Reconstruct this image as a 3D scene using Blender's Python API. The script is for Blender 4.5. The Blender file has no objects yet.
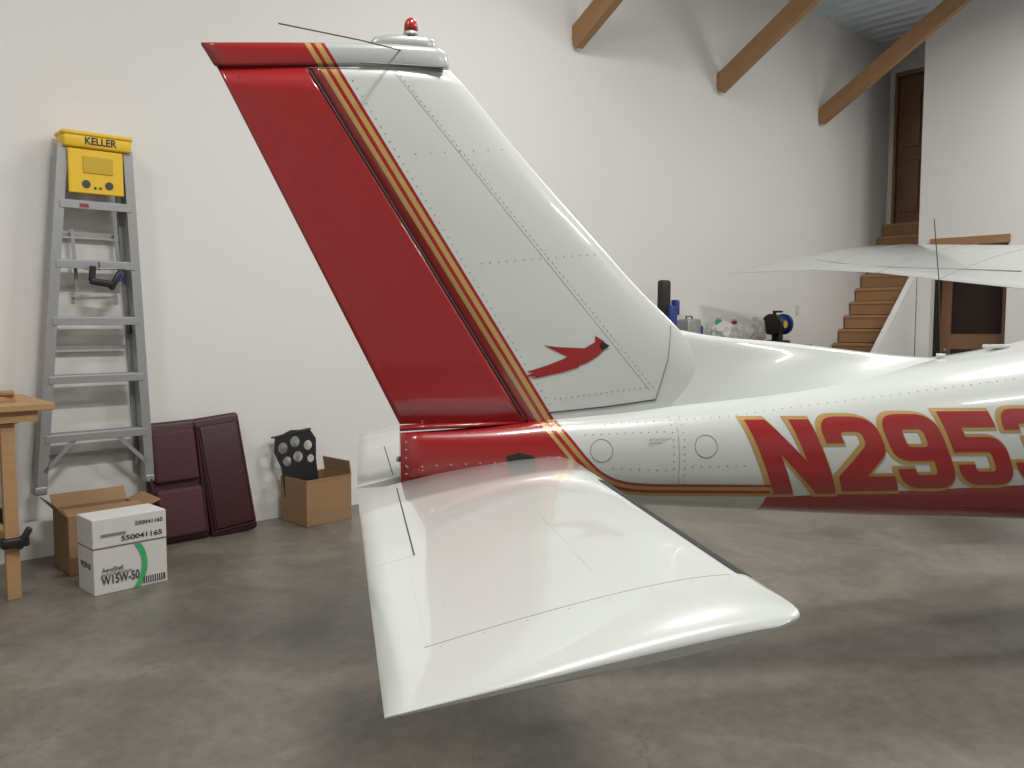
import bpy, bmesh, math, random
import numpy as np
from mathutils import Vector, Matrix
random.seed(4)
R=math.radians
scn=bpy.context.scene
scn.view_settings.view_transform='Standard'
scn.view_settings.look='None'
scn.view_settings.exposure=0.0

# ------------------------------------------------------------ materials
def nodes(name):
    m=bpy.data.materials.new(name); m.use_nodes=True
    nt=m.node_tree; b=nt.nodes['Principled BSDF']
    return m,nt,b
def mat(name,col,rough=.5,metal=0.,coat=0.,bump=0.,bscale=40.,var=0.,emit=0.,spec=None):
    m,nt,b=nodes(name)
    b.inputs['Roughness'].default_value=rough; b.inputs['Metallic'].default_value=metal
    b.inputs['Coat Weight'].default_value=coat; b.inputs['Coat Roughness'].default_value=.04
    if spec is not None: b.inputs['Specular IOR Level'].default_value=spec
    tc=nt.nodes.new('ShaderNodeTexCoord')
    nz=nt.nodes.new('ShaderNodeTexNoise'); nz.inputs['Scale'].default_value=bscale; nz.inputs['Detail'].default_value=4
    nt.links.new(tc.outputs['Object'],nz.inputs['Vector'])
    mx=nt.nodes.new('ShaderNodeMix'); mx.data_type='RGBA'
    v=max(var,.03)
    mx.inputs[6].default_value=(*[c*(1-v) for c in col],1); mx.inputs[7].default_value=(*[min(1,c*(1+v)) for c in col],1)
    nt.links.new(nz.outputs['Fac'],mx.inputs[0]); nt.links.new(mx.outputs[2],b.inputs['Base Color'])
    if bump>0:
        bp=nt.nodes.new('ShaderNodeBump'); bp.inputs['Strength'].default_value=bump; bp.inputs['Distance'].default_value=.01
        nt.links.new(nz.outputs['Fac'],bp.inputs['Height']); nt.links.new(bp.outputs[0],b.inputs['Normal'])
    if emit>0:
        b.inputs['Emission Color'].default_value=(*col,1); b.inputs['Emission Strength'].default_value=emit
    return m
def skin_wave(m,strength=.10,scale=3.2):
    nt=m.node_tree; b=nt.nodes['Principled BSDF']
    tc=nt.nodes.new('ShaderNodeTexCoord'); nz=nt.nodes.new('ShaderNodeTexNoise'); nz.inputs['Scale'].default_value=scale; nz.inputs['Detail'].default_value=1
    nt.links.new(tc.outputs['Object'],nz.inputs['Vector'])
    bp=nt.nodes.new('ShaderNodeBump'); bp.inputs['Strength'].default_value=strength; bp.inputs['Distance'].default_value=.05
    nt.links.new(nz.outputs['Fac'],bp.inputs['Height']); nt.links.new(bp.outputs[0],b.inputs['Normal']); nt.links.new(bp.outputs[0],b.inputs['Coat Normal'])
RED=(.285,.009,.011); GOLD=(.44,.28,.09); WHITE=(.54,.57,.55)
M_white=mat('gloss_white_paint',WHITE,.28,coat=.9,bscale=3)
M_red=mat('gloss_red_paint',RED,.28,coat=.8,bscale=3)
M_gold=mat('gold_paint',GOLD,.35,metal=.25,coat=.3,bscale=3)
M_black=mat('black_plastic',(.012,.012,.014),.45)
M_seam=mat('seam_dark',(.05,.05,.05),.6)
M_seamlt=mat('seam_grey',(.20,.21,.21),.5)
M_rivet=mat('rivet_metal',(.24,.25,.25),.4,metal=.4)
M_rivetred=mat('rivet_red',(.13,.02,.02),.4)
M_capgrey=mat('brushed_grey_cap',(.40,.42,.41),.3,metal=.3)
M_alu=mat('aluminium',(.34,.35,.36),.42,metal=.5,bscale=80,var=.08)
M_yellow=mat('yellow_plastic',(.78,.50,.02),.45)
M_card=mat('cardboard',(.29,.175,.09),.85,bscale=15,var=.12)
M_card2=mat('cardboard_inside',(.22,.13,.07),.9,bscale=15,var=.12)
M_boxwhite=mat('white_carton',(.62,.62,.60),.6)
M_ink=mat('print_ink',(.03,.03,.035),.6)
M_green=mat('print_green',(.05,.40,.14),.6)
M_wood=mat('pine_wood',(.42,.25,.12),.6,bscale=12,var=.2)
M_beam=mat('beam_wood',(.34,.185,.085),.65,bscale=10,var=.2)
M_stair=mat('stair_wood',(.38,.22,.10),.6,bscale=10,var=.2)
M_door=mat('door_wood',(.24,.12,.06),.5,bscale=8,var=.2)
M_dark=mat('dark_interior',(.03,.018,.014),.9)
M_maroon=mat('maroon_vinyl',(.042,.007,.012),.45,bscale=60,bump=.2)
M_maroon2=mat('maroon_fabric',(.060,.014,.021),.7,bscale=90,bump=.3,var=.2)
M_blue=mat('blue_plastic',(.02,.05,.22),.4)
M_bag=mat('plastic_bag',(.60,.60,.60),.3,bscale=8)
M_gum=mat('rubber',(.02,.02,.02),.8)
M_glassred=mat('red_lens',(.35,.015,.01),.2,coat=.6)
M_glass=mat('dark_glass',(.02,.025,.03),.08,coat=.5)
M_lamp=mat('fluorescent_tube',(1,.98,.94),.5,emit=3)
try: M_lamp.cycles.emission_sampling='NONE'
except Exception: pass
M_fix=mat('fixture_white',(.7,.7,.7),.5)
M_wall=mat('wall_white_paint',(.73,.72,.70),.75,bscale=30,bump=.02)

def wood_grain(m):
    nt=m.node_tree; nz=[n for n in nt.nodes if n.type=='TEX_NOISE'][0]
    tc=[n for n in nt.nodes if n.type=='TEX_COORD'][0]
    mp=nt.nodes.new('ShaderNodeMapping'); mp.inputs['Scale'].default_value=(.4,4,4)
    nt.links.new(tc.outputs['Object'],mp.inputs[0]); nt.links.new(mp.outputs[0],nz.inputs['Vector'])
for m in (M_wood,M_beam,M_stair,M_door): wood_grain(m)

def concrete():
    m,nt,b=nodes('polished_concrete')
    tc=nt.nodes.new('ShaderNodeTexCoord')
    def noise(s,d=6,r=.6,dist=0):
        n=nt.nodes.new('ShaderNodeTexNoise'); n.inputs['Scale'].default_value=s; n.inputs['Detail'].default_value=d; n.inputs['Roughness'].default_value=r; n.inputs['Distortion'].default_value=dist
        nt.links.new(tc.outputs['Object'],n.inputs['Vector']); return n
    n1=noise(1.5,9,.66,.7); n2=noise(16,8,.7)
    r1=nt.nodes.new('ShaderNodeValToRGB'); r1.color_ramp.elements[0].position=.34; r1.color_ramp.elements[1].position=.66
    r1.color_ramp.elements[0].color=(.128,.115,.094,1); r1.color_ramp.elements[1].color=(.215,.197,.165,1)
    nt.links.new(n1.outputs['Fac'],r1.inputs[0])
    r2=nt.nodes.new('ShaderNodeValToRGB'); r2.color_ramp.elements[0].position=.3; r2.color_ramp.elements[1].position=.75
    r2.color_ramp.elements[0].color=(.76,.76,.76,1); r2.color_ramp.elements[1].color=(1.14,1.14,1.14,1)
    nt.links.new(n2.outputs['Fac'],r2.inputs[0])
    mx=nt.nodes.new('ShaderNodeMix'); mx.data_type='RGBA'; mx.blend_type='MULTIPLY'; mx.inputs[0].default_value=1
    nt.links.new(r1.outputs[0],mx.inputs[6]); nt.links.new(r2.outputs[0],mx.inputs[7])
    vo=nt.nodes.new('ShaderNodeTexVoronoi'); vo.feature='DISTANCE_TO_EDGE'; vo.inputs['Scale'].default_value=.45
    ad=nt.nodes.new('ShaderNodeMix'); ad.data_type='RGBA'; ad.blend_type='ADD'; ad.inputs[0].default_value=.35
    n3=noise(3,5,.6)
    nt.links.new(tc.outputs['Object'],ad.inputs[6]); nt.links.new(n3.outputs['Color'],ad.inputs[7]); nt.links.new(ad.outputs[2],vo.inputs['Vector'])
    lt=nt.nodes.new('ShaderNodeMath'); lt.operation='LESS_THAN'; lt.inputs[1].default_value=.0014
    nt.links.new(vo.outputs['Distance'],lt.inputs[0])
    ml=nt.nodes.new('ShaderNodeMath'); ml.operation='MULTIPLY'; ml.inputs[1].default_value=.32; nt.links.new(lt.outputs[0],ml.inputs[0])
    mc=nt.nodes.new('ShaderNodeMix'); mc.data_type='RGBA'; mc.inputs[7].default_value=(.05,.045,.04,1)
    nt.links.new(ml.outputs[0],mc.inputs[0]); nt.links.new(mx.outputs[2],mc.inputs[6]); nt.links.new(mc.outputs[2],b.inputs['Base Color'])
    rr=nt.nodes.new('ShaderNodeMapRange'); rr.inputs['To Min'].default_value=.24; rr.inputs['To Max'].default_value=.5
    nt.links.new(n1.outputs['Fac'],rr.inputs['Value']); nt.links.new(rr.outputs[0],b.inputs['Roughness'])
    return m
M_floor=concrete()
def metal_ceiling():
    m,nt,b=nodes('corrugated_metal'); b.inputs['Metallic'].default_value=.15; b.inputs['Roughness'].default_value=.45
    tc=nt.nodes.new('ShaderNodeTexCoord'); nz=nt.nodes.new('ShaderNodeTexNoise'); nz.inputs['Scale'].default_value=2
    nt.links.new(tc.outputs['Object'],nz.inputs['Vector'])
    r=nt.nodes.new('ShaderNodeValToRGB'); r.color_ramp.elements[0].color=(.52,.60,.68,1); r.color_ramp.elements[1].color=(.70,.77,.84,1)
    nt.links.new(nz.outputs['Fac'],r.inputs[0]); nt.links.new(r.outputs[0],b.inputs['Base Color']); return m
M_ceil=metal_ceiling()
M_rib=mat('ceiling_rib_dark',(.16,.19,.22),.5,metal=.3)  # darker colour for the rib faces, so the corrugation lines show

def mathn(nt,op,a=None,b=None):
    n=nt.nodes.new('ShaderNodeMath'); n.operation=op
    for i,x in enumerate((a,b)):
        if x is None: continue
        if isinstance(x,(int,float)): n.inputs[i].default_value=x
        else: nt.links.new(x,n.inputs[i])
    return n.outputs[0]
def fin_paint(name,white):
    m,nt,b=nodes(name); b.inputs['Roughness'].default_value=.28; b.inputs['Coat Weight'].default_value=.85; b.inputs['Coat Roughness'].default_value=.04
    tc=nt.nodes.new('ShaderNodeTexCoord'); sp=nt.nodes.new('ShaderNodeSeparateXYZ'); nt.links.new(tc.outputs['Object'],sp.inputs[0])
    h=mathn(nt,'MULTIPLY_ADD',sp.outputs['Z'],-.6177); h.node.inputs[2].default_value=-.118+.6177*1.086
    q=mathn(nt,'SUBTRACT',sp.outputs['X'],h)
    q2=mathn(nt,'MULTIPLY_ADD',q,2.0); q2.node.inputs[2].default_value=.5
    r=nt.nodes.new('ShaderNodeValToRGB'); cr=r.color_ramp; cr.interpolation='CONSTANT'
    cr.elements[0].color=(*RED,1); cr.elements[1].position=.5+2*.037; cr.elements[1].color=(*GOLD,1)
    for p,c in ((.056,RED),(.072,GOLD),(.092,RED),(.106,white)):
        e=cr.elements.new(.5+2*p); e.color=(*c,1)
    nt.links.new(q2,r.inputs[0]); nt.links.new(r.outputs[0],b.inputs['Base Color']); return m
M_fin=fin_paint('fin_striped_paint',WHITE); M_cap=fin_paint('cap_striped_paint',(.40,.42,.41))
def fus_paint():
    m,nt,b=nodes('fuselage_paint'); b.inputs['Roughness'].default_value=.28; b.inputs['Coat Weight'].default_value=.85; b.inputs['Coat Roughness'].default_value=.04
    tc=nt.nodes.new('ShaderNodeTexCoord'); sp=nt.nodes.new('ShaderNodeSeparateXYZ'); nt.links.new(tc.outputs['Object'],sp.inputs[0])
    x,z=sp.outputs['X'],sp.outputs['Z']
    l1=mathn(nt,'MULTIPLY_ADD',x,.040); l1.node.inputs[2].default_value=.738
    a1=mathn(nt,'LESS_THAN',z,l1); a2=mathn(nt,'GREATER_THAN',x,.80); A=mathn(nt,'MULTIPLY',a1,a2)
    g=mathn(nt,'MULTIPLY_ADD',z,-.80); g.node.inputs[2].default_value=-.065+.80*1.10
    B=mathn(nt,'LESS_THAN',x,g)
    k=mathn(nt,'MAXIMUM',A,B)
    mx=nt.nodes.new('ShaderNodeMix'); mx.data_type='RGBA'; mx.inputs[6].default_value=(*WHITE,1); mx.inputs[7].default_value=(*RED,1)
    nt.links.new(k,mx.inputs[0]); nt.links.new(mx.outputs[2],b.inputs['Base Color']); return m
M_fus=fus_paint()
for m in (M_white,M_fin,M_fus): skin_wave(m)

# ------------------------------------------------------------ helpers
def link(o): bpy.context.collection.objects.link(o); return o
def empty(name,loc=(0,0,0),rz=0.):
    o=link(bpy.data.objects.new(name,None)); o.location=loc; o.rotation_euler=(0,0,rz); o.empty_display_size=.1; return o
def mesh(name,verts,faces,m,parent=None,smooth=False,loc=None,rot=None):
    me=bpy.data.meshes.new(name); me.from_pydata([tuple(v) for v in verts],[],faces); 
    bm=bmesh.new(); bm.from_mesh(me); bmesh.ops.recalc_face_normals(bm,faces=bm.faces); bm.to_mesh(me); bm.free()
    if m: me.materials.append(m)
    if smooth:
        for p in me.polygons: p.use_smooth=True
    o=link(bpy.data.objects.new(name,me))
    if parent: o.parent=parent
    if loc: o.location=loc
    if rot: o.rotation_euler=rot
    return o
def from_bm(name,bm,m,parent=None,smooth=False,loc=(0,0,0),rot=(0,0,0)):
    me=bpy.data.meshes.new(name); bm.to_mesh(me); bm.free()
    if m: me.materials.append(m)
    if smooth:
        for p in me.polygons: p.use_smooth=True
    o=link(bpy.data.objects.new(name,me)); o.location=loc; o.rotation_euler=rot
    if parent: o.parent=parent
    return o
def box(name,size,c,m,parent=None,bev=0.,rot=(0,0,0),seg=2):
    bm=bmesh.new(); bmesh.ops.create_cube(bm,size=1)
    bmesh.ops.scale(bm,vec=size,verts=bm.verts)
    if bev>0: bmesh.ops.bevel(bm,geom=bm.edges[:],offset=bev,segments=seg,affect='EDGES',profile=.5)
    return from_bm(name,bm,m,parent,bev>0.006,c,rot)
def cyl(name,r,p0,p1,m,parent=None,seg=20,r2=None,smooth=True):
    p0=Vector(p0);p1=Vector(p1); d=p1-p0
    bm=bmesh.new(); bmesh.ops.create_cone(bm,cap_ends=True,segments=seg,radius1=r,radius2=r if r2 is None else r2,depth=d.length)
    q=d.to_track_quat('Z','Y').to_matrix().to_4x4(); q.translation=(p0+p1)/2
    bm.transform(q)
    o=from_bm(name,bm,m,parent)
    for p in o.data.polygons: p.use_smooth=smooth and len(p.vertices)==4
    return o
def beam(name,p0,p1,w,h,m,parent=None,up=(0,0,1),bev=0):
    p0=Vector(p0);p1=Vector(p1); d=p1-p0; L=d.length; x=d.normalized(); upv=Vector(up); y=upv.cross(x).normalized(); z=x.cross(y)
    bm=bmesh.new(); bmesh.ops.create_cube(bm,size=1); bmesh.ops.scale(bm,vec=(L,w,h),verts=bm.verts)
    if bev: bmesh.ops.bevel(bm,geom=bm.edges[:],offset=bev,segments=2,affect='EDGES')
    M=Matrix((x,y,z)).transposed().to_4x4()
    o=from_bm(name,bm,m,parent)
    o.rotation_euler=M.to_euler(); o.location=(p0+p1)/2
    return o
def loft(name,rings,m,parent=None,smooth=True,cap=True,closed=True):
    n=len(rings[0]); V=[p for r in rings for p in r]; F=[]
    for i in range(len(rings)-1):
        for j in range(n if closed else n-1):
            k=(j+1)%n; F.append((i*n+j,i*n+k,(i+1)*n+k,(i+1)*n+j))
    if cap: F.append(tuple(range(n))); F.append(tuple((len(rings)-1)*n+j for j in range(n)))
    o=mesh(name,V,F,m,parent,smooth)
    if cap and smooth:
        o.data.polygons[-1].use_smooth=False; o.data.polygons[-2].use_smooth=False
    return o
def tube(name,pts,r,m,parent=None,cyc=False,res=2):
    c=bpy.data.curves.new(name,'CURVE'); c.dimensions='3D'; c.bevel_depth=r; c.bevel_resolution=res; c.use_fill_caps=True
    s=c.splines.new('POLY'); s.points.add(len(pts)-1)
    for i,p in enumerate(pts): s.points[i].co=(*p,1)
    s.use_cyclic_u=cyc; c.materials.append(m)
    o=link(bpy.data.objects.new(name,c))
    if parent: o.parent=parent
    return o
def prism(name,poly,ax,t0,t1,m,parent=None,bev=0):
    V=[];n=len(poly)
    for t in (t0,t1):
        for a,b in poly: V.append({'y':(a,t,b),'x':(t,a,b),'z':(a,b,t)}[ax])
    F=[tuple(range(n)),tuple(range(n,2*n))]+[(i,(i+1)%n,n+(i+1)%n,n+i) for i in range(n)]
    o=mesh(name,V,F,m,parent)
    if bev:
        md=o.modifiers.new('b','BEVEL'); md.width=bev; md.segments=2
    return o
def curve_bm(c):
    o=link(bpy.data.objects.new('tmp',c)); dg=bpy.context.evaluated_depsgraph_get(); dg.update()
    me=bpy.data.meshes.new_from_object(o.evaluated_get(dg)); bm=bmesh.new(); bm.from_mesh(me)
    bpy.data.objects.remove(o); bpy.data.curves.remove(c); bpy.data.meshes.remove(me); return bm
def text_bm(s,offset=0.,res=4):
    c=bpy.data.curves.new('tmp','FONT'); c.body=s; c.size=1; c.offset=offset; c.resolution_u=res; c.fill_mode='FRONT'
    return curve_bm(c)
def label(name,s,h,m,parent,loc,rot,width=None,offset=0):
    bm=text_bm(s,offset)
    xs=[v.co.x for v in bm.verts]; ys=[v.co.y for v in bm.verts]
    sc=h/(max(ys)-min(ys)); sx=sc if width is None else width/(max(xs)-min(xs))
    cx=(max(xs)+min(xs))/2; cy=(max(ys)+min(ys))/2
    for v in bm.verts: v.co=Vector(((v.co.x-cx)*sx,(v.co.y-cy)*sc,0))
    return from_bm(name,bm,m,parent,False,loc,rot)
def interp(xs,ys):
    xs=np.array(xs,float); ys=np.array(ys,float)
    mm=np.gradient(ys,xs)
    def f(x):
        x=min(max(x,xs[0]),xs[-1]); i=min(np.searchsorted(xs,x,side='right')-1,len(xs)-2); h=xs[i+1]-xs[i]; t=(x-xs[i])/h
        return float((2*t**3-3*t*t+1)*ys[i]+(t**3-2*t*t+t)*h*mm[i]+(-2*t**3+3*t*t)*ys[i+1]+(t**3-t*t)*h*mm[i+1])
    return f

# ------------------------------------------------------------ camera
cd=bpy.data.cameras.new('camera'); cam=link(bpy.data.objects.new('camera',cd)); cd.sensor_width=36; cd.lens=850/1024*36
cam.location=(0,0,1.45); cam.rotation_euler=(R(85.7),0,0); cd.clip_start=.05; scn.camera=cam

# ------------------------------------------------------------ room
WA=R(42.2); W0=Vector((-2.847,5.144,0)); Wd=Vector((math.cos(WA),math.sin(WA),0)); Nd=Vector((math.sin(WA),-math.cos(WA),0))
def WF(s,n,z=0): return W0+Wd*s+Nd*n+Vector((0,0,z))
def L(s,n,z): return (s,-n,z)
HZ=5.38; S0,S1=-5.0,11.35; N1=12.0
def wbox(name,s0,s1,n0,n1,z0,z1,m,bev=0):
    return box(name,(s1-s0,n1-n0,z1-z0),WF((s0+s1)/2,(n0+n1)/2,(z0+z1)/2),m,None,bev,(0,0,WA))
wbox('floor',S0-.2,S1+.2,-.2,N1+.2,-.2,0,M_floor)
wbox('wall_back',S0-.2,S1+.2,-.2,0,0,HZ+.2,M_wall)
wbox('wall_left',S0-.2,S0,0,N1,0,HZ+.2,M_wall)
wbox('wall_front',S0-.2,S1+.2,N1,N1+.2,0,HZ+.2,M_wall)
def cut_wall(name,s0,s1,n0,n1,on0,on1,oz0,oz1):
    ns=sorted({n0,on0,on1,n1}); zs=[0,oz0,oz1,HZ+.1] if oz0>0 else [0,oz1,HZ+.1]
    bm=bmesh.new()
    for i in range(len(ns)-1):
        for j in range(len(zs)-1):
            if abs(ns[i]-on0)<1e-6 and abs(zs[j]-oz0)<1e-6: continue
            c=WF((s0+s1)/2,(ns[i]+ns[i+1])/2,(zs[j]+zs[j+1])/2)
            M=Matrix.Translation(c)@Matrix.Rotation(WA,4,'Z')@Matrix.Diagonal((s1-s0,ns[i+1]-ns[i],zs[j+1]-zs[j],1))
            bmesh.ops.create_cube(bm,size=1,matrix=M)
    return from_bm(name,bm,M_wall)
cut_wall('wall_right',S1,S1+.2,0,N1,.06,.86,2.85,5.05)
cut_wall('wall_partition',10.2,10.32,.95,N1,1.13,2.03,0,2.48)
wbox('trim_1',10.17,10.2,1.11,2.05,2.40,2.50,M_beam)
e=empty('door_1',WF(S1+.1,.46,2.85),WA)
box('leaf',(.04,.74,2.12),(0.02,0,1.08),M_door,e,.004)
for i,(a,b) in enumerate(((-.18,.55),(.18,.55),(-.18,1.5),(.18,1.5))): box('panel_%d'%i,(.03,.26,.75),(-.01,a,b),M_door,e,.01)
for y in(-.385,.385): box('jamb',(.12,.03,2.19),(-.02,y,1.1),M_beam,e)
box('head',(.12,.8,.04),(-.02,0,2.17),M_beam,e)
e=empty('door_2',WF(10.55,1.58,0),WA)
box('leaf',(.04,.88,2.4),(0,0,1.2),M_door,e,.004)
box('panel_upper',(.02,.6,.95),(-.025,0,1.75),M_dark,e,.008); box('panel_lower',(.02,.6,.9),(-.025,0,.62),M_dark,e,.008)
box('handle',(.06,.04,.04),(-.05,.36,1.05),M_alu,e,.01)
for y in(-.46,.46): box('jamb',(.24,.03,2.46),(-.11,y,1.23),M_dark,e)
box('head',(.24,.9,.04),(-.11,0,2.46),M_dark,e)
nx=int((S1-S0+.4)/.04); V=[];F=[]
prof=(.0,.0,.0,.05,.05,.0)
for i in range(nx+1):
    s=S0-.2+i*.04; z=HZ+prof[i%6]
    V+= [tuple(WF(s,-.1,z)),tuple(WF(s,N1+.1,z))]
for i in range(nx): F.append((2*i,2*i+1,2*i+3,2*i+2))
o=mesh('ceiling',V,F,M_ceil,None,False)
o.data.materials.append(M_rib)
for i,p in enumerate(o.data.polygons):
    zz=[o.data.vertices[k].co.z for k in p.vertices]
    if min(zz)>HZ+.04: p.material_index=1
for i,s in enumerate((-2.4,-.05,2.3,4.65,7.0,9.3)):
    beam('roof_brace' ,WF(s,-.0,4.09),WF(s,2.05,4.09+2.05*.63),.09,.20,M_beam)
# stairs
e=empty('staircase',WF(9.0,.45,0),WA)
n=15; rise=2.85/n; run=.155
for i in range(n):
    box('tread_%d'%i,(run+.02,.84,.04),(i*run+run/2,0,(i+1)*rise-.02),M_stair,e,.004)
    box('riser_%d'%i,(.02,.84,rise-.02),(i*run+.015,0,i*rise+rise/2),M_beam,e)
prism('stringer',[(0,0),(.25,0),(n*run,2.6),(n*run,2.85),(0,.15)],'y',-.42,-.40,M_wall,e)
prism('side_panel',[(-.05,0),(1.18,0),(1.18,2.08),(-.05,.95)],'y',-.50,-.43,M_wall,e)
wbox('wall_outlet',8.80,8.88,0.0,.012,1.52,1.64,M_boxwhite,.003)

def fixture(s,n,power,w=1.2,lw=.22):
    e=empty('fluorescent_light',WF(s,n,HZ-.16),WA)
    box('housing',(w+.1,.32,.07),(0,0,.05),M_fix,e,.01)
    for y in(-.08,.08): cyl('tube',.02,(-w/2,y,0),(w/2,y,0),M_lamp,e)
    for x in (-w/2+.1,w/2-.1): cyl('hanger',.005,(x,0,.08),(x,0,.17),M_alu,e,8)
    ld=bpy.data.lights.new('lamp','AREA'); ld.shape='RECTANGLE'; ld.size=w; ld.size_y=lw; ld.energy=power; ld.color=(1,.975,.935)
    lo=link(bpy.data.objects.new('lamp',ld)); lo.parent=e; lo.location=(0,0,-.04)
for s,n,p in ((.4,4.6,172),(-2.6,3.0,66),(3.2,2.2,58),(5.2,5.2,146),(8.6,4.2,105),(2.5,9.5,105)):
    fixture(s,n,p)

# ------------------------------------------------------------ airplane
AP=empty('airplane',(.154,3.27,0),R(10.8))
def P(u,v,z): return (u,-v,z)
LEz=[(1.0,.70),(1.36,.56),(1.411,.519),(1.47,.456),(1.567,.352),(1.738,.188),(1.905,.029),(2.157,-.202),(2.29,-.315),(2.38,-.405),(2.5,-.52)]
fLE=interp([a for a,b in LEz],[b for a,b in LEz])
fTE=lambda z:-.583-(z-1.058)*.489
fH=lambda z:-.118-.6177*(z-1.086)
def naca(x,t): 
    x=min(max(x,0),1); return 5*t*(.2969*math.sqrt(x)-.126*x-.3516*x*x+.2843*x**3-.1030*x**4)
def finhalf(u,z):
    le,te=fLE(z),fTE(z); c=le-te; return max(.0015,naca((le-u)/c,.088)*c)
def finsec(z,u0,u1,n=22):
    pr=[]
    for i in range(n+1):
        t=i/n; t=t*t if u0>=fLE(z)-1e-4 else t
        u=u0+(u1-u0)*t; pr.append((u,finhalf(u,z) if not(u0>=fLE(z)-1e-4 and i==0) else 0))
    if pr[0][1]==0: return [P(u,h,z) for u,h in pr]+[P(u,-h,z) for u,h in reversed(pr[1:])]
    return [P(u,h,z) for u,h in pr]+[P(u,-h,z) for u,h in reversed(pr)]
zs=list(np.linspace(1.0,2.36,28))
loft('vertical_fin',[finsec(z,fLE(z),fH(z)+.004) for z in zs],M_fin,AP)
zs=list(np.linspace(1.062,2.345,14))
loft('rudder',[finsec(z,fH(z)-.006,fTE(z)) for z in zs],M_fin,AP)
mesh('hinge_gap_filler',[P(fH(z)+d,h*.75*finhalf(fH(z),z),z) for z in (1.07,2.35) for d in(-.02,.02) for h in (-1,1)],[(0,1,3,2),(4,5,7,6),(0,1,5,4),(2,3,7,6),(0,2,6,4),(1,3,7,5)],M_seam,AP)
def capsec(z,u0,u1,T,n=26):
    pr=[]
    for i in range(n+1):
        t=(i/n)**1.6; u=u0+(u1-u0)*t; h=naca(min(1,t*.93),T/ (u0-u1))*(u0-u1); pr.append((u,h if i else 0))
    dz=lambda u:0.035*( (u+1.26)/.86)
    return [P(u,h,z+dz(u)) for u,h in pr]+[P(u,-h,z+dz(u)) for u,h in reversed(pr[1:])]
loft('fin_cap',[capsec(2.332,-.395,-1.212,.078),capsec(2.340,-.392,-1.219,.086),capsec(2.385,-.400,-1.245,.086),capsec(2.402,-.42,-1.256,.078),capsec(2.411,-.45,-1.256,.055)],M_cap,AP)
loft('beacon_mount',[[P(-.515+ (.16 if math.cos(a)<0 else .075)*k*math.cos(a),.028*k*math.sin(a),z) for a in np.linspace(0,2*math.pi,24,endpoint=False)] for z,k in ((2.41,1),(2.448,1),(2.466,.93),(2.475,.70))],M_capgrey,AP)
cyl('beacon_base',.027,P(-.530,0,2.472),P(-.530,0,2.490),M_alu,AP)
rings=[]
for z,r in ((2.490,.025),(2.512,.025),(2.526,.022),(2.537,.014),(2.542,.005)): rings.append([P(-.530+r*math.cos(a),r*math.sin(a),z) for a in np.linspace(0,2*math.pi,20,endpoint=False)])
loft('beacon_lens',rings,M_glassred,AP)
for sg in(1,-1): tube('nav_antenna_rod',[P(-.56,.03*sg,2.415),P(-.72,.17*sg,2.40),P(-.965,.40*sg,2.362)],.0024,M_seam,AP)
box('antenna_mount',(.30,.092,.005),P(-.565,0,2.362),M_seamlt,AP,.002)

# fuselage
st=[(-.585,1.030,.815,.045),(-.3,1.045,.785,.085),(-.05,1.073,.757,.120),(.3,1.100,.728,.165),(.6,1.131,.705,.205),(1.06,1.190,.668,.262),(1.5,1.265,.636,.325),(2.1,1.352,.600,.405),(2.7,1.50,.57,.50),(3.4,1.66,.55,.56),(4.4,1.70,.55,.57),(5.1,1.50,.56,.55),(5.6,1.30,.58,.50),(6.4,1.22,.62,.42),(6.9,1.15,.68,.30),(7.0,1.08,.76,.18)]
us=[s[0] for s in st]; fT=interp(us,[s[1] for s in st]); fB=interp(us,[s[2] for s in st]); fW=interp(us,[s[3] for s in st]); NE=2.5
def fus(u,z):
    t,b,w=fT(u),fB(u),fW(u); c=(t+b)/2; h=(t-b)/2; r=min(.999,abs(z-c)/h); return w*(1-r**NE)**(1/NE)
rings=[]
ul=list(np.linspace(-.585,7.0,90))
for u in ul:
    t,b,w=fT(u),fB(u),fW(u); c=(t+b)/2; h=(t-b)/2; ring=[]
    for a in np.linspace(0,2*math.pi,56,endpoint=False):
        ca,sa=math.cos(a),math.sin(a)
        ring.append(P(u,w*math.copysign(abs(ca)**(2/NE),ca),c+h*math.copysign(abs(sa)**(2/NE),sa)))
    rings.append(ring)
loft('fuselage_skin',rings,M_fus,AP)
rings=[]
dT=interp([.36,.45,.52,.62,.95,1.52,1.75],[1.44,1.425,1.411,1.393,1.361,1.300,1.285]); dA=interp([.36,.5,.9,1.4,1.75],[.040,.055,.11,.17,.20])
for u in np.linspace(.36,1.75,26):
    zt=dT(u); zb=fT(u)-.05; A=dA(u); r=[]
    for k in range(15):
        t=k/14; v=.010*min(1,t*6)**.5+A*(t**1.5); r.append((v,zt-(zt-zb)*t))
    rings.append([P(u,v,z) for v,z in r]+[P(u,-v,z) for v,z in reversed(r[1:])])
loft('dorsal_fillet',rings,M_white,AP)

def decal(name,bm,surf,off,m,du=.04,dz=.012,side=1):
    bmesh.ops.triangulate(bm,faces=bm.faces)
    xs=[v.co.x for v in bm.verts]; ys=[v.co.y for v in bm.verts]
    for ax,lo,hi,st_ in ((0,min(xs),max(xs),du),(1,min(ys),max(ys),dz)):
        t=lo+st_
        while t<hi:
            co=(t,0,0) if ax==0 else (0,t,0); no=(1,0,0) if ax==0 else (0,1,0)
            bmesh.ops.bisect_plane(bm,geom=bm.verts[:]+bm.edges[:]+bm.faces[:],plane_co=co,plane_no=no,dist=1e-6); t+=st_
    for v in bm.verts:
        u,z=v.co.x,v.co.y; v.co=Vector(P(u,side*(surf(u,z)+off),z))
    bmesh.ops.recalc_face_normals(bm,faces=bm.faces)
    if bm.faces:
        s=sum(f.normal.y*f.calc_area() for f in bm.faces)
        if s*(-side)<0: bmesh.ops.reverse_faces(bm,faces=bm.faces[:])
    return from_bm(name,bm,m,AP)
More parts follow.
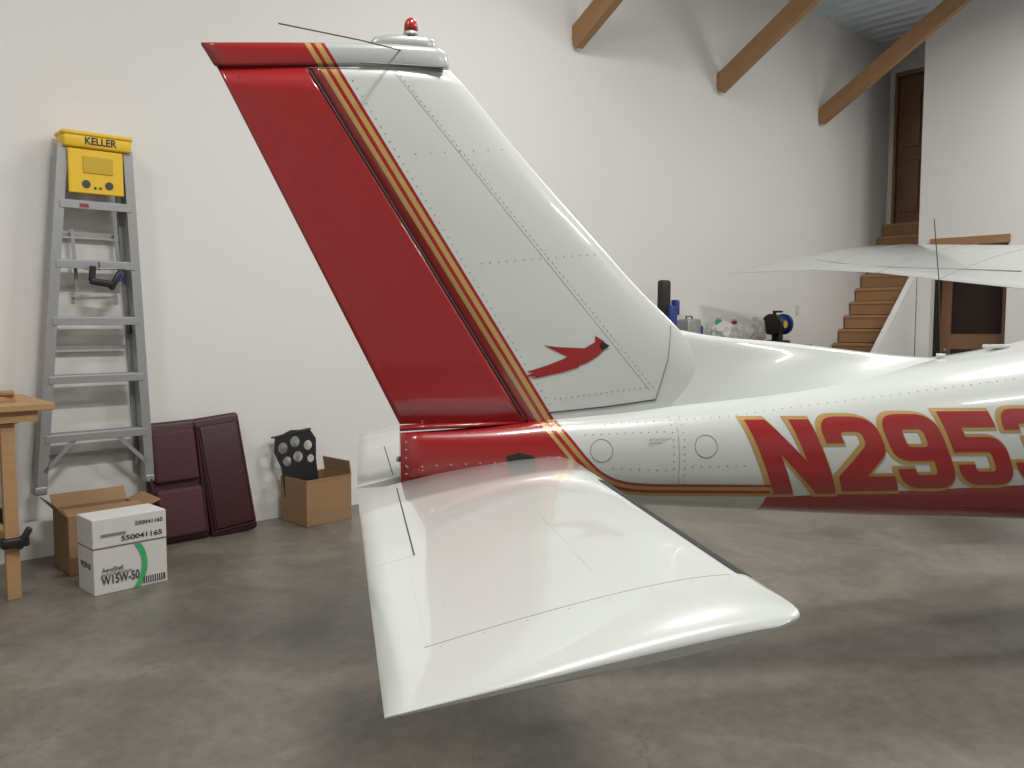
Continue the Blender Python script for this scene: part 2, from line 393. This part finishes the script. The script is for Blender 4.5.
def polybm(polys):
    bm=bmesh.new()
    for p in polys: bm.faces.new([bm.verts.new((a,b,0)) for a,b in p])
    return bm
path=[(-.016,1.115),(.0,1.075),(.05,1.005),(.105,.935),(.16,.882),(.23,.848),(.33,.833),(.5,.829),(.81,.823)]
fx=interp(range(len(path)),[p[0] for p in path]); fz=interp(range(len(path)),[p[1] for p in path])
pts=[(fx(t),fz(t)) for t in np.linspace(0,len(path)-1,60)]
def band(o0,o1):
    q=[]
    for i in range(len(pts)):
        a=pts[max(0,i-1)]; b=pts[min(len(pts)-1,i+1)]; d=Vector((b[0]-a[0],b[1]-a[1])).normalized(); nrm=Vector((-d.y,d.x)); f=1-.20*min(1,i/35)
        q.append((pts[i][0]+nrm.x*o0*f,pts[i][1]+nrm.y*o0*f,pts[i][0]+nrm.x*o1*f,pts[i][1]+nrm.y*o1*f))
    return [[(q[i][0],q[i][1]),(q[i+1][0],q[i+1][1]),(q[i+1][2],q[i+1][3]),(q[i][2],q[i][3])] for i in range(len(q)-1)]
for sd in (1,-1):
    for nm,a,b,m in (('stripe_red_edge',-.012,0,M_red),('stripe_gold_upper',-.030,-.012,M_gold),('stripe_red_mid',-.046,-.030,M_red),('stripe_gold_lower',-.062,-.046,M_gold)):
        decal(nm,polybm(band(a,b)),fus,.002,m,side=sd,du=.05)

# registration: block letters leaning aft, own outlines (x 0..1, y 0..1.3, corner radius)
GL={
'N':[[(0,0,0),(.31,0,0),(.31,.72,0),(.68,0,0),(1,0,0),(1,1.3,0),(.69,1.3,0),(.69,.58,0),(.32,1.3,0),(0,1.3,0)]],
'2':[[(0,0,0),(1,0,0),(1,.27,0),(.50,.27,.03),(1,.70,.15),(1,1.3,.36),(0,1.3,.36),(0,.86,0),(.31,.86,0),(.31,1.05,.09),(.69,1.05,.09),(.69,.83,.09),(0,.27,.03)]],
'9':[[(0,0,.34),(1,0,.36),(1,1.3,.36),(0,1.3,.36),(0,.50,.30),(.69,.50,0),(.69,.25,.09),(.31,.25,.06),(.31,.36,0),(0,.36,0)],[(.31,1.05,.09),(.69,1.05,.09),(.69,.74,.09),(.31,.74,.09)]],
'5':[[(0,0,.34),(1,0,.36),(1,.86,.32),(.31,.86,.02),(.31,1.03,0),(.95,1.03,0),(.95,1.3,0),(0,1.3,0),(0,.60,0),(.69,.60,.09),(.69,.25,.09),(.31,.25,.06),(.31,.38,0),(0,.38,0)]],
'3':[[(0,0,.34),(1,0,.36),(1,.62,.12),(.92,.66,0),(1,.70,.12),(1,1.3,.36),(0,1.3,.34),(0,.94,0),(.31,.94,0),(.31,1.05,.06),(.69,1.05,.09),(.69,.78,.06),(.36,.78,0),(.36,.54,0),(.69,.54,.06),(.69,.25,.09),(.31,.25,.06),(.31,.36,0),(0,.36,0)]],
'E':[[(0,0,0),(1,0,0),(1,.27,0),(.3,.27,0),(.3,.52,0),(.85,.52,0),(.85,.78,0),(.3,.78,0),(.3,1.03,0),(1,1.03,0),(1,1.3,0),(0,1.3,0)]]}
def rnd(loop):
    out=[];n=len(loop)
    for i in range(n):
        p=Vector(loop[i][:2]); r=loop[i][2]
        if r<=0: out.append(p); continue
        a=Vector(loop[i-1][:2]); b=Vector(loop[(i+1)%n][:2])
        ra=min(r,(a-p).length*.49 if loop[i-1][2]>0 else (a-p).length*.95); rb=min(r,(b-p).length*.49 if loop[(i+1)%n][2]>0 else (b-p).length*.95)
        A=p+(a-p).normalized()*ra; B=p+(b-p).normalized()*rb
        for k in range(8):
            t=k/7; out.append(A*(1-t)**2+p*2*t*(1-t)+B*t*t)
    return out
def grow(lp,d,hole):
    n=len(lp); ar=sum(lp[i].x*lp[(i+1)%n].y-lp[(i+1)%n].x*lp[i].y for i in range(n))
    if (ar<0)!=hole: lp=lp[::-1]
    out=[]
    for i in range(n):
        e1=(lp[i]-lp[i-1]).normalized(); e2=(lp[(i+1)%n]-lp[i]).normalized()
        n1=Vector((e1.y,-e1.x)); n2=Vector((e2.y,-e2.x)); m=(n1+n2)
        m=m/max(.5,m.length_squared/2) if m.length>1e-6 else n1
        out.append(lp[i]+m*d)
    return out
def glyph_bm(ch,d):
    c=bpy.data.curves.new('tmp','CURVE'); c.dimensions='2D'; c.fill_mode='BOTH'
    for k,lo in enumerate(GL[ch]):
        q=grow(rnd(lo),d,k>0); s=c.splines.new('POLY'); s.points.add(len(q)-1); s.use_cyclic_u=True
        for i,p in enumerate(q): s.points[i].co=(p.x,p.y,0,1)
    return curve_bm(c)
glyphs=[('N',.824,1.068,.783,1.072),('2',1.090,1.309,.792,1.082),('9',1.325,1.543,.801,1.091),('5',1.560,1.770,.812,1.101),('3',1.786,1.985,.823,1.110),('E',2.0,2.19,.834,1.12)]
SL=.40
for g,u0,u1,z0,z1 in glyphs:
    for layer,(d,m,sh,o) in enumerate(((.055,M_gold,-.009,.0018),(0.0,M_red,0,.0035))):
        bm=glyph_bm(g,d)
        for v in bm.verts:
            dz_=v.co.y/1.3*(z1-z0); v.co=Vector((u0+v.co.x*(u1-u0)+sh-SL*dz_,z0+dz_,0))
        decal('registration_%s_%s'%(g,'fill' if layer else 'outline'),bm,fus,o,m,du=.04,dz=.015)
def bp(x,y): return (-.096+(x-530)*.00385,1.254+(372-y)*.0035)
wing_=[(543,343),(556,345),(574,346),(590,347),(586,360),(574,359),(560,352)]
body=[(608,344),(603,338),(595,333),(595,340),(587,345),(576,351),(566,359),(574,367),(586,363),(597,356),(604,349)]
tail_=[(577,350),(563,358),(549,364),(526,372),(533,373),(524,377),(536,377),(530,380),(547,376),(564,372),(579,367)]
for k,pl in enumerate((wing_,body,tail_)): decal('bird_emblem_%d'%k,polybm([[bp(*p) for p in pl]]),finhalf,.0016+.0003*k,M_red,dz=.03)
decal('bird_emblem_face',polybm([[bp(*p) for p in [(610,344),(604,340),(599,342),(602,348),(606,347)]]]),finhalf,.0032,M_black,dz=.03)
def seam(name,pts,surf,m=M_seam,r=.0015,side=1):
    out=[]
    for i in range(len(pts)-1):
        for t in np.linspace(0,1,12,endpoint=(i==len(pts)-2)):
            u=pts[i][0]+(pts[i+1][0]-pts[i][0])*t; z=pts[i][1]+(pts[i+1][1]-pts[i][1])*t; out.append(P(u,side*(surf(u,z)+.0002),z))
    tube(name,out,r,m,AP,res=1)
seam('fin_base_gap',[(-.03,1.098),(.2,1.118),(.40,1.142)],lambda u,z:max(finhalf(u,z),fus(u,z)),r=.003)
seam('dorsal_seam',[(.40,1.142),(.452,1.30),(.47,1.43)],lambda u,z:finhalf(u,z)+.003,M_seamlt)
seam('tailcone_seam',[(.45,1.10),(.45,.75)],fus,M_seamlt,.001)
seam('fin_skin_seam',[(-.60,2.345),(.375,1.18)],finhalf,M_seamlt,.0008)
seam('elevator_hinge_line',[(-.90,2.338),(-.60,2.345),(-.42,2.352)],finhalf,M_seamlt,.0012)
for nm,cu,cz in (('inspection_cover_aft',.158,.962),('inspection_cover_fwd',.552,.975)):
    tube(nm,[P(cu+.042*math.cos(a),fus(cu+.042*math.cos(a),cz+.042*math.sin(a))+.0003,cz+.042*math.sin(a)) for a in np.linspace(0,2*math.pi,32,endpoint=False)],.0012,M_seamlt,AP,True,1)
label('placard','BEFORE FLIGHT\nREMOVE LOCK',.022,M_seamlt,AP,P(.38,fus(.38,.99)+.002,.995),(R(90),0,0))
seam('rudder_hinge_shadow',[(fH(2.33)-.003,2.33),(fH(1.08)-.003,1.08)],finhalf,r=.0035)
decal('tail_cutout',polybm([[(-.20,.942),(-.15,.957),(-.10,.945),(-.08,.930),(-.12,.920),(-.19,.925)]]),fus,.0016,M_black)
def rivets(name,items,m,r=.0032):
    bm=bmesh.new()
    for p,nn in items:
        nn=Vector(nn).normalized(); q=nn.to_track_quat('Z','Y').to_matrix().to_4x4(); q.translation=Vector(p)
        bmesh.ops.create_cone(bm,cap_ends=True,segments=7,radius1=r,radius2=r*.5,depth=.0022,matrix=q)
    return from_bm(name,bm,m,AP)
def row(p0,p1,surf,sp=.022,side=1):
    d=math.hypot(p1[0]-p0[0],p1[1]-p0[1]); k=max(1,int(d/sp)); out=[]
    for i in range(k+1):
        u=p0[0]+(p1[0]-p0[0])*i/k; z=p0[1]+(p1[1]-p0[1])*i/k; h=.002
        v=surf(u,z); du=(surf(u+h,z)-surf(u-h,z))/(2*h); dz=(surf(u,z+h)-surf(u,z-h))/(2*h)
        out.append((P(u,side*(v+.0006),z),P(-du,side*1,-dz)))
    return out
it=row((-.585,2.34),(.39,1.19),finhalf)+row((-.28,1.66),(.16,1.70),finhalf,.03)+row((-.52,2.05),(-.20,2.08),finhalf,.05)+row((.0,1.15),(.36,1.19),finhalf)+row((-.74,2.3),(-.02,1.13),finhalf,.03)
it+=row((.47,1.08),(.47,.76),fus,.025)+row((.43,1.08),(.43,.76),fus,.025)+row((.15,1.055),(.62,1.08),fus,.03)+row((.62,1.08),(1.8,1.22),fus,.035)
it+=row((.10,1.02),(.40,1.03),fus,.03)+row((.5,.90),(.70,.90),fus,.03)+row((.40,.885),(.20,.895),fus,.03)
rivets('rivets_white',it,M_rivet,.0030)
it=row((-.925,2.28),(-.17,1.10),finhalf,.03)+row((-1.13,2.3),(-.53,1.09),finhalf,.03)
for f in (.2,.4,.6,.8):
    z=2.33-f*1.25; it+=row((fTE(z)+.05,z-.01),(fH(z)-.03,z),finhalf,.045)
rivets('rivets_red',it,M_rivetred,.0028)
its=row((-.56,.905),(-.24,.920),fus,.05)+row((-.565,1.0),(-.565,.85),fus,.03)
rivets('tail_screws',its,M_alu,.0042)
cyl('tail_light',.010,P(-.585,0,.93),P(-.598,0,.93),M_alu,AP)
loft('rudder_fairing',[[P(u,w*math.cos(a),z+.012*math.sin(a)) for a in np.linspace(0,2*math.pi,16,endpoint=False)] for u,w,z in ((-.585,.012,1.046),(-.45,.03,1.052),(-.3,.04,1.056),(-.14,.04,1.062))],M_red,AP)

# stabilator
sLE=interp([0,.1,.8,1.5,1.66,1.72,1.76,1.785,1.80],[.062,.061,.056,.056,.058,.060,.054,.034,-.01]); sTE=interp([0,.9,1.8],[-.745,-.732,-.716])
sTh=interp([0,1.5,1.66,1.73,1.77,1.79,1.80],[.078,.076,.072,.062,.047,.030,.010])
def zL(v): return .918-.013*v/1.8
def zT(v): return .817-.030*v/1.8
def stab_top(u,v):
    le,te=sLE(v),sTE(v); t=(le-u)/(le-te); return zL(v)+(zT(v)-zL(v))*((.06-u)/.79)+naca(t,1)*sTh(v)
def stabring(v,side,n=26):
    le,te=sLE(v),sTE(v); up=[];lo=[]
    for i in range(n+1):
        t=(i/n)**1.8; u=le+(te-le)*t; zc=zL(v)+(zT(v)-zL(v))*((.06-u)/.79); h=naca(t,1)*sTh(v)+.0012
        up.append(P(u,side*v,zc+h)); lo.append(P(u,side*v,zc-h))
    return up+list(reversed(lo))
vs=[.06,.4,.8,1.2,1.5,1.58,1.62,1.66,1.70,1.73,1.755,1.77,1.78,1.788,1.795,1.80]
for side,nm in ((1,'stabilator_right'),(-1,'stabilator_left')):
    loft(nm,[stabring(v,side) for v in vs],M_white,AP)
    def sp(u,v,dz=.0004): return P(u,side*v,stab_top(u,v)+dz)
    tube(nm+'_tab_hinge',[sp(-.605,v) for v in np.linspace(.14,.98,14)],.0025,M_seam,AP,res=1)
    tube(nm+'_tab_end',[sp(u,.98) for u in np.linspace(-.605,-.73,5)],.0010,M_seamlt,AP,res=1)
    tube(nm+'_tip_seam',[sp(u,1.575) for u in np.linspace(-.63,.0,24)],.0016,M_seamlt,AP,res=1)
    tube(nm+'_skin_seam',[sp(-.25,v) for v in np.linspace(.9,1.57,14)],.0006,M_seamlt,AP,res=1)
    rv=[(sp(-.625,v),(0,0,1)) for v in np.arange(1.02,1.56,.03)]+[(sp(-.57,v),(0,0,1)) for v in np.arange(.2,1.56,.04)]+[(sp(-.25,v),(0,0,1)) for v in np.arange(.3,1.56,.035)]
    rivets(nm+'_rivets',rv,M_rivet,.0018)
    rivets(nm+'_tip_screws',[(sp(u,1.59),(0,0,1)) for u in np.arange(-.6,.02,.085)],M_seamlt,.003)
    V=[];F=[];vv=np.linspace(.55,1.565,20); K=9
    for v in vv:
        le,te=sLE(v),sTE(v)
        for k in range(K):
            t=(k-4)/4; tt=.045*t*t; u=le+(te-le)*tt; zc=zL(v)+(zT(v)-zL(v))*((.06-u)/.79); h=naca(tt,1)*sTh(v)+.0012+.0015
            V.append(P(u+(.0018 if k==4 else .0005),side*v,zc+(h if t>0 else -h if t<0 else 0)))
    for i in range(19):
        for k in range(K-1): F.append((i*K+k,i*K+k+1,(i+1)*K+k+1,(i+1)*K+k))
    mesh(nm+'_dark_edge_strip',V,F,M_gum,AP,True)  # dark strip laid over the skin along the leading edge

# wings
wLE=interp([0,3.2,4.9,5.2,5.36,5.42],[4.93,4.92,4.915,4.86,4.70,4.45]); wTE=interp([0,1.8,4.9,5.2,5.42],[3.68,3.66,3.56,3.40,3.24])
for side,nm in((-1,'wing_left'),(1,'wing_right')):
    rings=[]
    for v in [0,.9,1.8,2.7,3.6,4.4,4.9,5.1,5.25,5.34,5.39,5.42]:
        le,te=wLE(v),wTE(v); th_=.15*(1 if v<4.9 else max(.06,1-((v-4.9)/.53)**2)); up=[];lo=[]
        zl=1.76+.0865*v; zt=1.475+.0985*v
        for i in range(25):
            t=(i/24)**1.8; u=le+(te-le)*t; zc=zl+(zt-zl)*((4.92-u)/1.3)+.03*math.sin(math.pi*t); h=naca(t,1)*th_+.002
            up.append(P(u,side*v,zc+h)); lo.append(P(u,side*v,zc-h*.8))
        rings.append(up+list(reversed(lo)))
    loft(nm,rings,M_white,AP)
    def wtop(u,v):
        le,te=wLE(v),wTE(v); zl=1.76+.0865*v; zt=1.475+.0985*v; t=(le-u)/(le-te)
        return zl+(zt-zl)*((4.92-u)/1.3)+.03*math.sin(math.pi*t)+naca(t,1)*.15+.003
    tube(nm+'_aileron_seam',[P(3.92,side*a,wtop(3.92,a)) for a in np.linspace(2.1,4.8,20)],.004,M_seamlt,AP,res=1)
    for vv_ in (2.7,3.6,4.5): tube(nm+'_rib_seam',[P(u,side*vv_,wtop(u,vv_)) for u in np.linspace(3.7,4.85,12)],.002,M_seamlt,AP,res=1)
    decal('cabin_window',polybm([[(2.75,1.2),(3.3,1.17),(4.3,1.17),(4.6,1.2),(4.35,1.52),(3.3,1.52)]]),fus,.003,M_glass,side=side)
    tube(nm+'_gear_leg',[P(4.0,side*.3,.60),P(4.0,side*.9,.45),P(4.0,side*1.2,.22)],.03,M_white,AP)
    cyl(nm+'_wheel',.20,P(4.0,side*1.20,.20),P(4.0,side*1.36,.20),M_gum,AP,28)
tube('nose_gear_leg',[P(5.9,0,.62),P(6.0,0,.2)],.03,M_alu,AP); cyl('nose_wheel',.18,P(6.0,-.07,.18),P(6.0,.07,.18),M_gum,AP,28)
for k in range(2): box('propeller_blade_%d'%k,(.03,.12,.8),P(7.04,0,.92+(.42 if k else -.34)),M_black,AP,.01)
tube('comm_antenna',[P(1.685,0,1.29),P(1.665,0,1.6),P(1.63,0,1.87)],.0020,M_seam,AP)
cyl('antenna_foot',.018,P(1.685,0,1.29),P(1.685,0,1.31),M_white,AP)
box('roof_fairing',(.10,.05,.018),P(1.95,0,1.338),M_white,AP,.006)

# ------------------------------------------------------------ stepladder hung on wall
e=empty('stepladder',WF(0,0,0),WA)
def lp(s,z,n=.13): return L(s,n,z)
beam('front_rail_left',lp(-.068,.44),lp(.118,2.49),.09,.055,M_alu,e,up=(1,0,0))
beam('front_rail_right',lp(.555,.44),lp(.482,2.49),.09,.055,M_alu,e,up=(1,0,0))
beam('rear_rail_left',lp(-.03,.52,.05),lp(.15,2.45,.05),.03,.03,M_alu,e,up=(1,0,0))
beam('rear_rail_right',lp(.52,.52,.05),lp(.45,2.45,.05),.03,.03,M_alu,e,up=(1,0,0))
def edge(z,side):
    t=(z-.44)/2.05; return -.068+.186*t if side==0 else .555-.073*t
for i,z in enumerate((.75,1.10,1.45,1.79,2.145)):
    a,b=edge(z,0),edge(z,1)
    box('step_%d'%i,(b-a,.085,.012),L((a+b)/2,.13,z+.012),M_alu,e,.002)
    box('step_lip_%d'%i,(b-a,.008,.045),L((a+b)/2,.176,z-.008),M_alu,e,.002)
    for y in np.linspace(-.03,.03,5): box('tread_rib',(b-a-.03,.004,.004),L((a+b)/2,.13+y,z+.02),M_alu,e)
for i,z in enumerate((.62,1.28,1.97)):
    a,b=edge(z,0)+.03,edge(z,1)-.03; box('rear_bar_%d'%i,(b-a,.012,.025),L((a+b)/2,.05,z),M_alu,e)
beam('brace_left',lp(-.05,.55,.17),lp(.13,.74,.17),.01,.025,M_alu,e); beam('brace_right',lp(.535,.55,.17),lp(.36,.74,.17),.01,.025,M_alu,e)
box('top_cap',(.385,.16,.085),L(.305,.125,2.515),M_yellow,e,.012)
box('top_cap_lip',(.40,.175,.025),L(.305,.125,2.555),M_yellow,e,.008)
label('cap_label','KELLER',.045,M_ink,e,L(.32,.2065,2.515),(R(90),0,0),.18,.03)
box('pail_shelf',(.31,.02,.26),L(.29,.19,2.335),M_yellow,e,.006)
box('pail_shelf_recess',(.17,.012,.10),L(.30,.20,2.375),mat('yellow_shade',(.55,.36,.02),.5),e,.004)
for x in(.23,.36): cyl('shelf_hole',.024,L(x,.199,2.26),L(x,.203,2.26),M_seam,e,16)
for x in(.28,.31): cyl('shelf_hole',.008,L(x,.199,2.24),L(x,.203,2.24),M_seam,e,10)
box('warning_label',(.05,.004,.02),L(.22,.182,2.135),M_red,e)
for s_ in(.17,.42): beam('spreader',lp(s_,2.0,.09),lp(s_+.02,1.62,.09),.006,.02,M_alu,e)
for s_,z in((-.075,.44),(.56,.44)): box('foot',(.07,.10,.05),L(s_,.13,z),M_alu,e,.008)
for s_ in(-.02,.44): 
    tube('wall_hook',[L(s_+.05,0,1.37),L(s_+.05,.10,1.37),L(s_+.05,.10,1.42)],.006,M_black,e)
e2=empty('hanging_hand_tool',WF(.30,.22,1.71),WA)
box('body',(.13,.04,.04),(-.01,0,-0.035),M_black,e2,.01,(0,R(8),0)); box('grip',(.035,.035,.12),(.07,0,-.02),M_black,e2,.01,(0,R(28),0)); box('trigger',(.02,.03,.06),(.10,0,.0),M_blue,e2,.006,(0,R(28),0)); box('jaw',(.035,.03,.09),(-.06,0,.02),M_black,e2,.006,(0,R(5),0)); cyl('bar',.006,(-.10,0,.045),(.13,0,.055),M_alu,e2,10)
tube('strap',[(-.02,0,.04),(-.02,0,.08),(-.02,.0,.09)],.004,M_black,e2)

# ------------------------------------------------------------ workbench left
e=empty('workbench',WF(0,0,0),WA)
box('top',(1.9,.72,.035),L(-1.09,.47,1.0),M_wood,e,.004); box('apron',(1.8,.03,.06),L(-1.12,.79,.955),M_wood,e)
for s_ in (-.355,-1.9):
    for n_ in(.76,.16):
        box('leg',(.065,.04,.97),L(s_,n_,.485),M_wood,e,.003)
        box('leg_bracket',(.13,.07,.05),L(s_+.01,n_+.015,.30),M_black,e,.01); box('leg_bracket_knob',(.03,.04,.12),L(s_+.05,n_+.04,.32),M_black,e,.01,(0,.5,0))
        box('top_bracket',(.11,.06,.05),L(s_,n_+.01,.945),M_black,e,.008)
    box('cross_bar',(.04,.6,.07),L(s_,.46,.30),M_wood,e,.003)
e=empty('wood_scraps',WF(-.36,.60,1.0175),WA)
box('block',(.16,.07,.03),(0,0,.015),M_wood,e,.004,(0,0,.3)); box('sander',(.12,.06,.03),(.02,.0,.045),M_beam,e,.01,(0,0,-.2)); box('chip',(.05,.04,.02),(-.11,.03,.01),M_bag,e,.004)

# ------------------------------------------------------------ cartons
def carton(name,w,d,h,m,loc,rz,flaps,t=.006):
    e=empty(name,loc,rz)
    box('bottom',(w,d,t),(0,0,t/2),M_card2,e)
    box('front',(w,t,h),(0,-d/2+t/2,h/2),m,e); box('rear',(w,t,h),(0,d/2-t/2,h/2),m,e)
    box('side_a',(t,d-2*t,h),(-w/2+t/2,0,h/2),m,e); box('side_b',(t,d-2*t,h),(w/2-t/2,0,h/2),m,e)
    for k,ang,fl in flaps:
        a=R(ang); 
        if k=='l': box('flap_left',(t,d,fl),(-w/2-math.sin(a)*fl/2,0,h+math.cos(a)*fl/2),m,e,0,(0,-a,0))
        if k=='r': box('flap_right',(t,d,fl),(w/2+math.sin(a)*fl/2,0,h+math.cos(a)*fl/2),m,e,0,(0,a,0))
        if k=='f': box('flap_front',(w,t,fl),(0,-d/2-math.sin(a)*fl/2,h+math.cos(a)*fl/2),m,e,0,(a,0,0))
        if k=='b': box('flap_back',(w,t,fl),(0,d/2+math.sin(a)*fl/2,h+math.cos(a)*fl/2),m,e,0,(-a,0,0))
    return e
carton('open_cardboard_box',.42,.32,.34,M_card,WF(.18,.39,0),WA,(('l',40,.10),('r',70,.10),('b',35,.09),('f',-80,.12)))
rz=R(46); A=Vector((-2.193,4.37,0)); ex=Vector((math.cos(rz),math.sin(rz),0)); ey=Vector((-math.sin(rz),math.cos(rz),0))
c=A+ex*.195+ey*.11
e=empty('oil_carton',c,rz)
box('lower_case',(.39,.22,.245),(0,0,.1225),M_boxwhite,e,.004); box('upper_case',(.392,.222,.155),(0,0,.3275),M_boxwhite,e,.004)
fy=-.1135
box('lid_seam',(.394,.224,.004),(0,0,.248),M_card2,e)
label('text_code','550041165',.028,M_ink,e,(.06,fy,.285),(R(90),0,0),.22,.02)
label('text_maker','AeroShell',.026,M_ink,e,(-.10,fy,.13),(R(90),0,0),.11,.01)
label('text_grade','W15W-50',.05,M_ink,e,(-.06,fy,.075),(R(90),0,0),.20,.02)
label('text_small','550041165',.022,M_ink,e,(.10,fy,.355),(R(90),0,0),.15,.02)
label('text_case_small','AIRCRAFT OIL MULTIGRADE',.012,M_ink,e,(-.08,fy,.105),(R(90),0,0),.16,.01)
box('barcode',(.12,.001,.035),(.12,fy,.035),M_ink,e); 
for i in range(9): box('barcode_gap',(.004,.001,.033),(.07+i*.012,fy-.0008,.035),M_boxwhite,e)
box('vent_slot',(.13,.001,.014),(-.09,fy,.315),M_seamlt,e)
label('text_side','W15W-50',.035,M_ink,e,(-.197,.0,.15),(R(90),0,R(-90)),.14,.02)
Vv=[];F=[]
for i in range(17):
    a=R(-50+i*6.2)
    for r in (.185,.215): Vv.append((-.13+r*math.cos(a),fy-.0002,.13+r*math.sin(a)))
for i in range(16): F.append((2*i,2*i+1,2*i+3,2*i+2))
Vv=[(x,y,min(.243,max(.004,z))) for x,y,z in Vv]
mesh('green_arc',Vv,F,M_green,e)

carton('cardboard_box',.38,.33,.33,M_card,Vector((-1.425,6.11,0)),R(47),(('r',-8,.10),('f',-172,.08)))
e=empty('instrument_panel',Vector((-1.52,6.13,.02)),R(43)); e.rotation_euler=(R(-5),R(-4),R(43))
out=[(-.13,0),(.15,0),(.15,.40),(.17,.55),(.13,.62),(-.02,.64),(-.15,.60),(-.17,.5),(-.13,.38)]
holes=[(-.10,.52,.04),(.0,.55,.04),(.10,.51,.036),(-.08,.42,.035),(.01,.44,.04),(.11,.41,.03)]
c=bpy.data.curves.new('plate','CURVE'); c.dimensions='2D'; c.fill_mode='BOTH'; c.extrude=.006
s=c.splines.new('POLY'); s.points.add(len(out)-1); s.use_cyclic_u=True
for i,p in enumerate(out): s.points[i].co=(p[0],p[1],0,1)
for hx,hz,hr in holes:
    s=c.splines.new('POLY'); s.points.add(23); s.use_cyclic_u=True
    for i in range(24): s.points[i].co=(hx+hr*math.cos(i*math.pi/12),hz+hr*math.sin(i*math.pi/12),0,1)
c.materials.append(M_black); o=link(bpy.data.objects.new('plate',c)); o.parent=e; o.rotation_euler=(R(90),0,0)
box('top_hood',(.30,.06,.012),(-.01,.02,.615),M_black,e,.004,(0,R(-4),0))

def seat(name,s,w,h,lean,nb,style,tilt=0):
    e=empty(name,WF(s,nb,.0),WA); e.rotation_euler=(R(-lean),R(tilt),WA)
    box('shell',(w,.06,h),(0,.04,h/2),M_maroon,e,.028,seg=4)
    if style==0:
        box('back_cushion',(w*.78,.05,h*.42),(0,-.002,h*.71),M_maroon2,e,.022,seg=4)
        box('seat_cushion',(w*.82,.06,h*.40),(0,-.008,h*.25),M_maroon2,e,.026,seg=4)
        for k in(-1,1): box('piping',(.014,.02,h*.9),(k*w*.44,-.0,h*.5),M_maroon,e,.005)
    else:
        box('pad',(w*.80,.03,h*.86),(0,.005,h*.5),M_maroon,e,.012,seg=3)
        tube('welt',[(-w*.42,-.008,h*.06),(-w*.42,-.008,h*.93),(w*.42,-.008,h*.93),(w*.42,-.008,h*.06)],.006,M_maroon2,e,True)
    return e
seat('airplane_seat',.735,.37,.80,9,.24,0,-1.5)
seat('airplane_seat',1.09,.33,.82,9,.25,1,-5)

# ------------------------------------------------------------ back counter with clutter
e=empty('storage_counter',WF(6.9,.32,0),WA)
box('top',(2.5,.56,.04),(0,0,1.14),M_wood,e,.005)
box('cabinet',(2.4,.5,1.1),(0,.02,.57),M_boxwhite,e,.005)
for i in range(4):
    box('cabinet_door_%d'%i,(.56,.02,1.0),(-.9+i*.6,-.24,.56),M_boxwhite,e,.004); box('pull_%d'%i,(.12,.02,.015),(-.9+i*.6,-.26,.96),M_alu,e,.004)
CT=1.16
def blob(name,s,n,z,size,m):
    e=empty(name,WF(s,n,z),WA); bm=bmesh.new(); bmesh.ops.create_icosphere(bm,subdivisions=3,radius=.5)
    for v in bm.verts:
        f=1+random.uniform(-.12,.12); v.co=Vector((v.co.x*size[0]*f,v.co.y*size[1]*f,(v.co.z*f+.42)*size[2]))
        v.co.z=max(0,v.co.z)
    from_bm('crumpled_film',bm,m,e); return e
blob('plastic_bag',6.75,.3,CT,(.32,.3,.30),M_bag); blob('plastic_bag',7.08,.32,CT,(.34,.3,.27),M_bag); blob('plastic_bag',7.34,.35,CT,(.2,.2,.36),M_bag)
for i,(s_,c_,h_) in enumerate(((6.46,M_black,.26),(6.55,M_blue,.22),(6.90,M_green,.29),(7.22,M_red,.28),(7.50,M_yellow,.2))):
    e=empty('spray_can',WF(s_,.12,CT),WA); cyl('can',.035,(0,0,0),(0,0,h_),c_,e); cyl('cap',.025,(0,0,h_),(0,0,h_+.05),M_boxwhite,e)
e=empty('bench_grinder',WF(7.83,.32,CT),WA)
cyl('motor',.10,(-.10,0,.24),(.10,0,.24),M_blue,e); cyl('guard_left',.125,(-.15,0,.24),(-.10,0,.24),M_black,e); cyl('guard_right',.125,(.10,0,.24),(.15,0,.24),M_blue,e)
box('base',(.26,.2,.05),(0,0,.025),M_black,e,.01); box('pedestal',(.1,.1,.15),(0,0,.11),M_black,e,.01); cyl('badge',.045,(0,-.101,.24),(0,-.106,.24),M_yellow,e); box('handle',(.2,.03,.025),(0,0,.39),M_black,e,.01); box('post',(.03,.03,.07),(-.07,0,.36),M_black,e)
e=empty('tool_bag',WF(5.76,.3,CT),WA)
box('body',(.11,.12,.44),(0.02,0,.22),M_blue,e,.03,seg=3); box('back_panel',(.13,.10,.70),(-.04,.04,.35),M_black,e,.03,seg=3); box('side_pocket',(.06,.08,.16),(.10,-.0,.42),M_blue,e,.015)
e=empty('tool_case',WF(6.1,.3,CT),WA); box('body',(.22,.16,.30),(0,0,.15),M_alu,e,.02); tube('handle',[(-.05,0,.295),(-.05,0,.33),(.05,0,.33),(.05,0,.295)],.008,M_black,e)
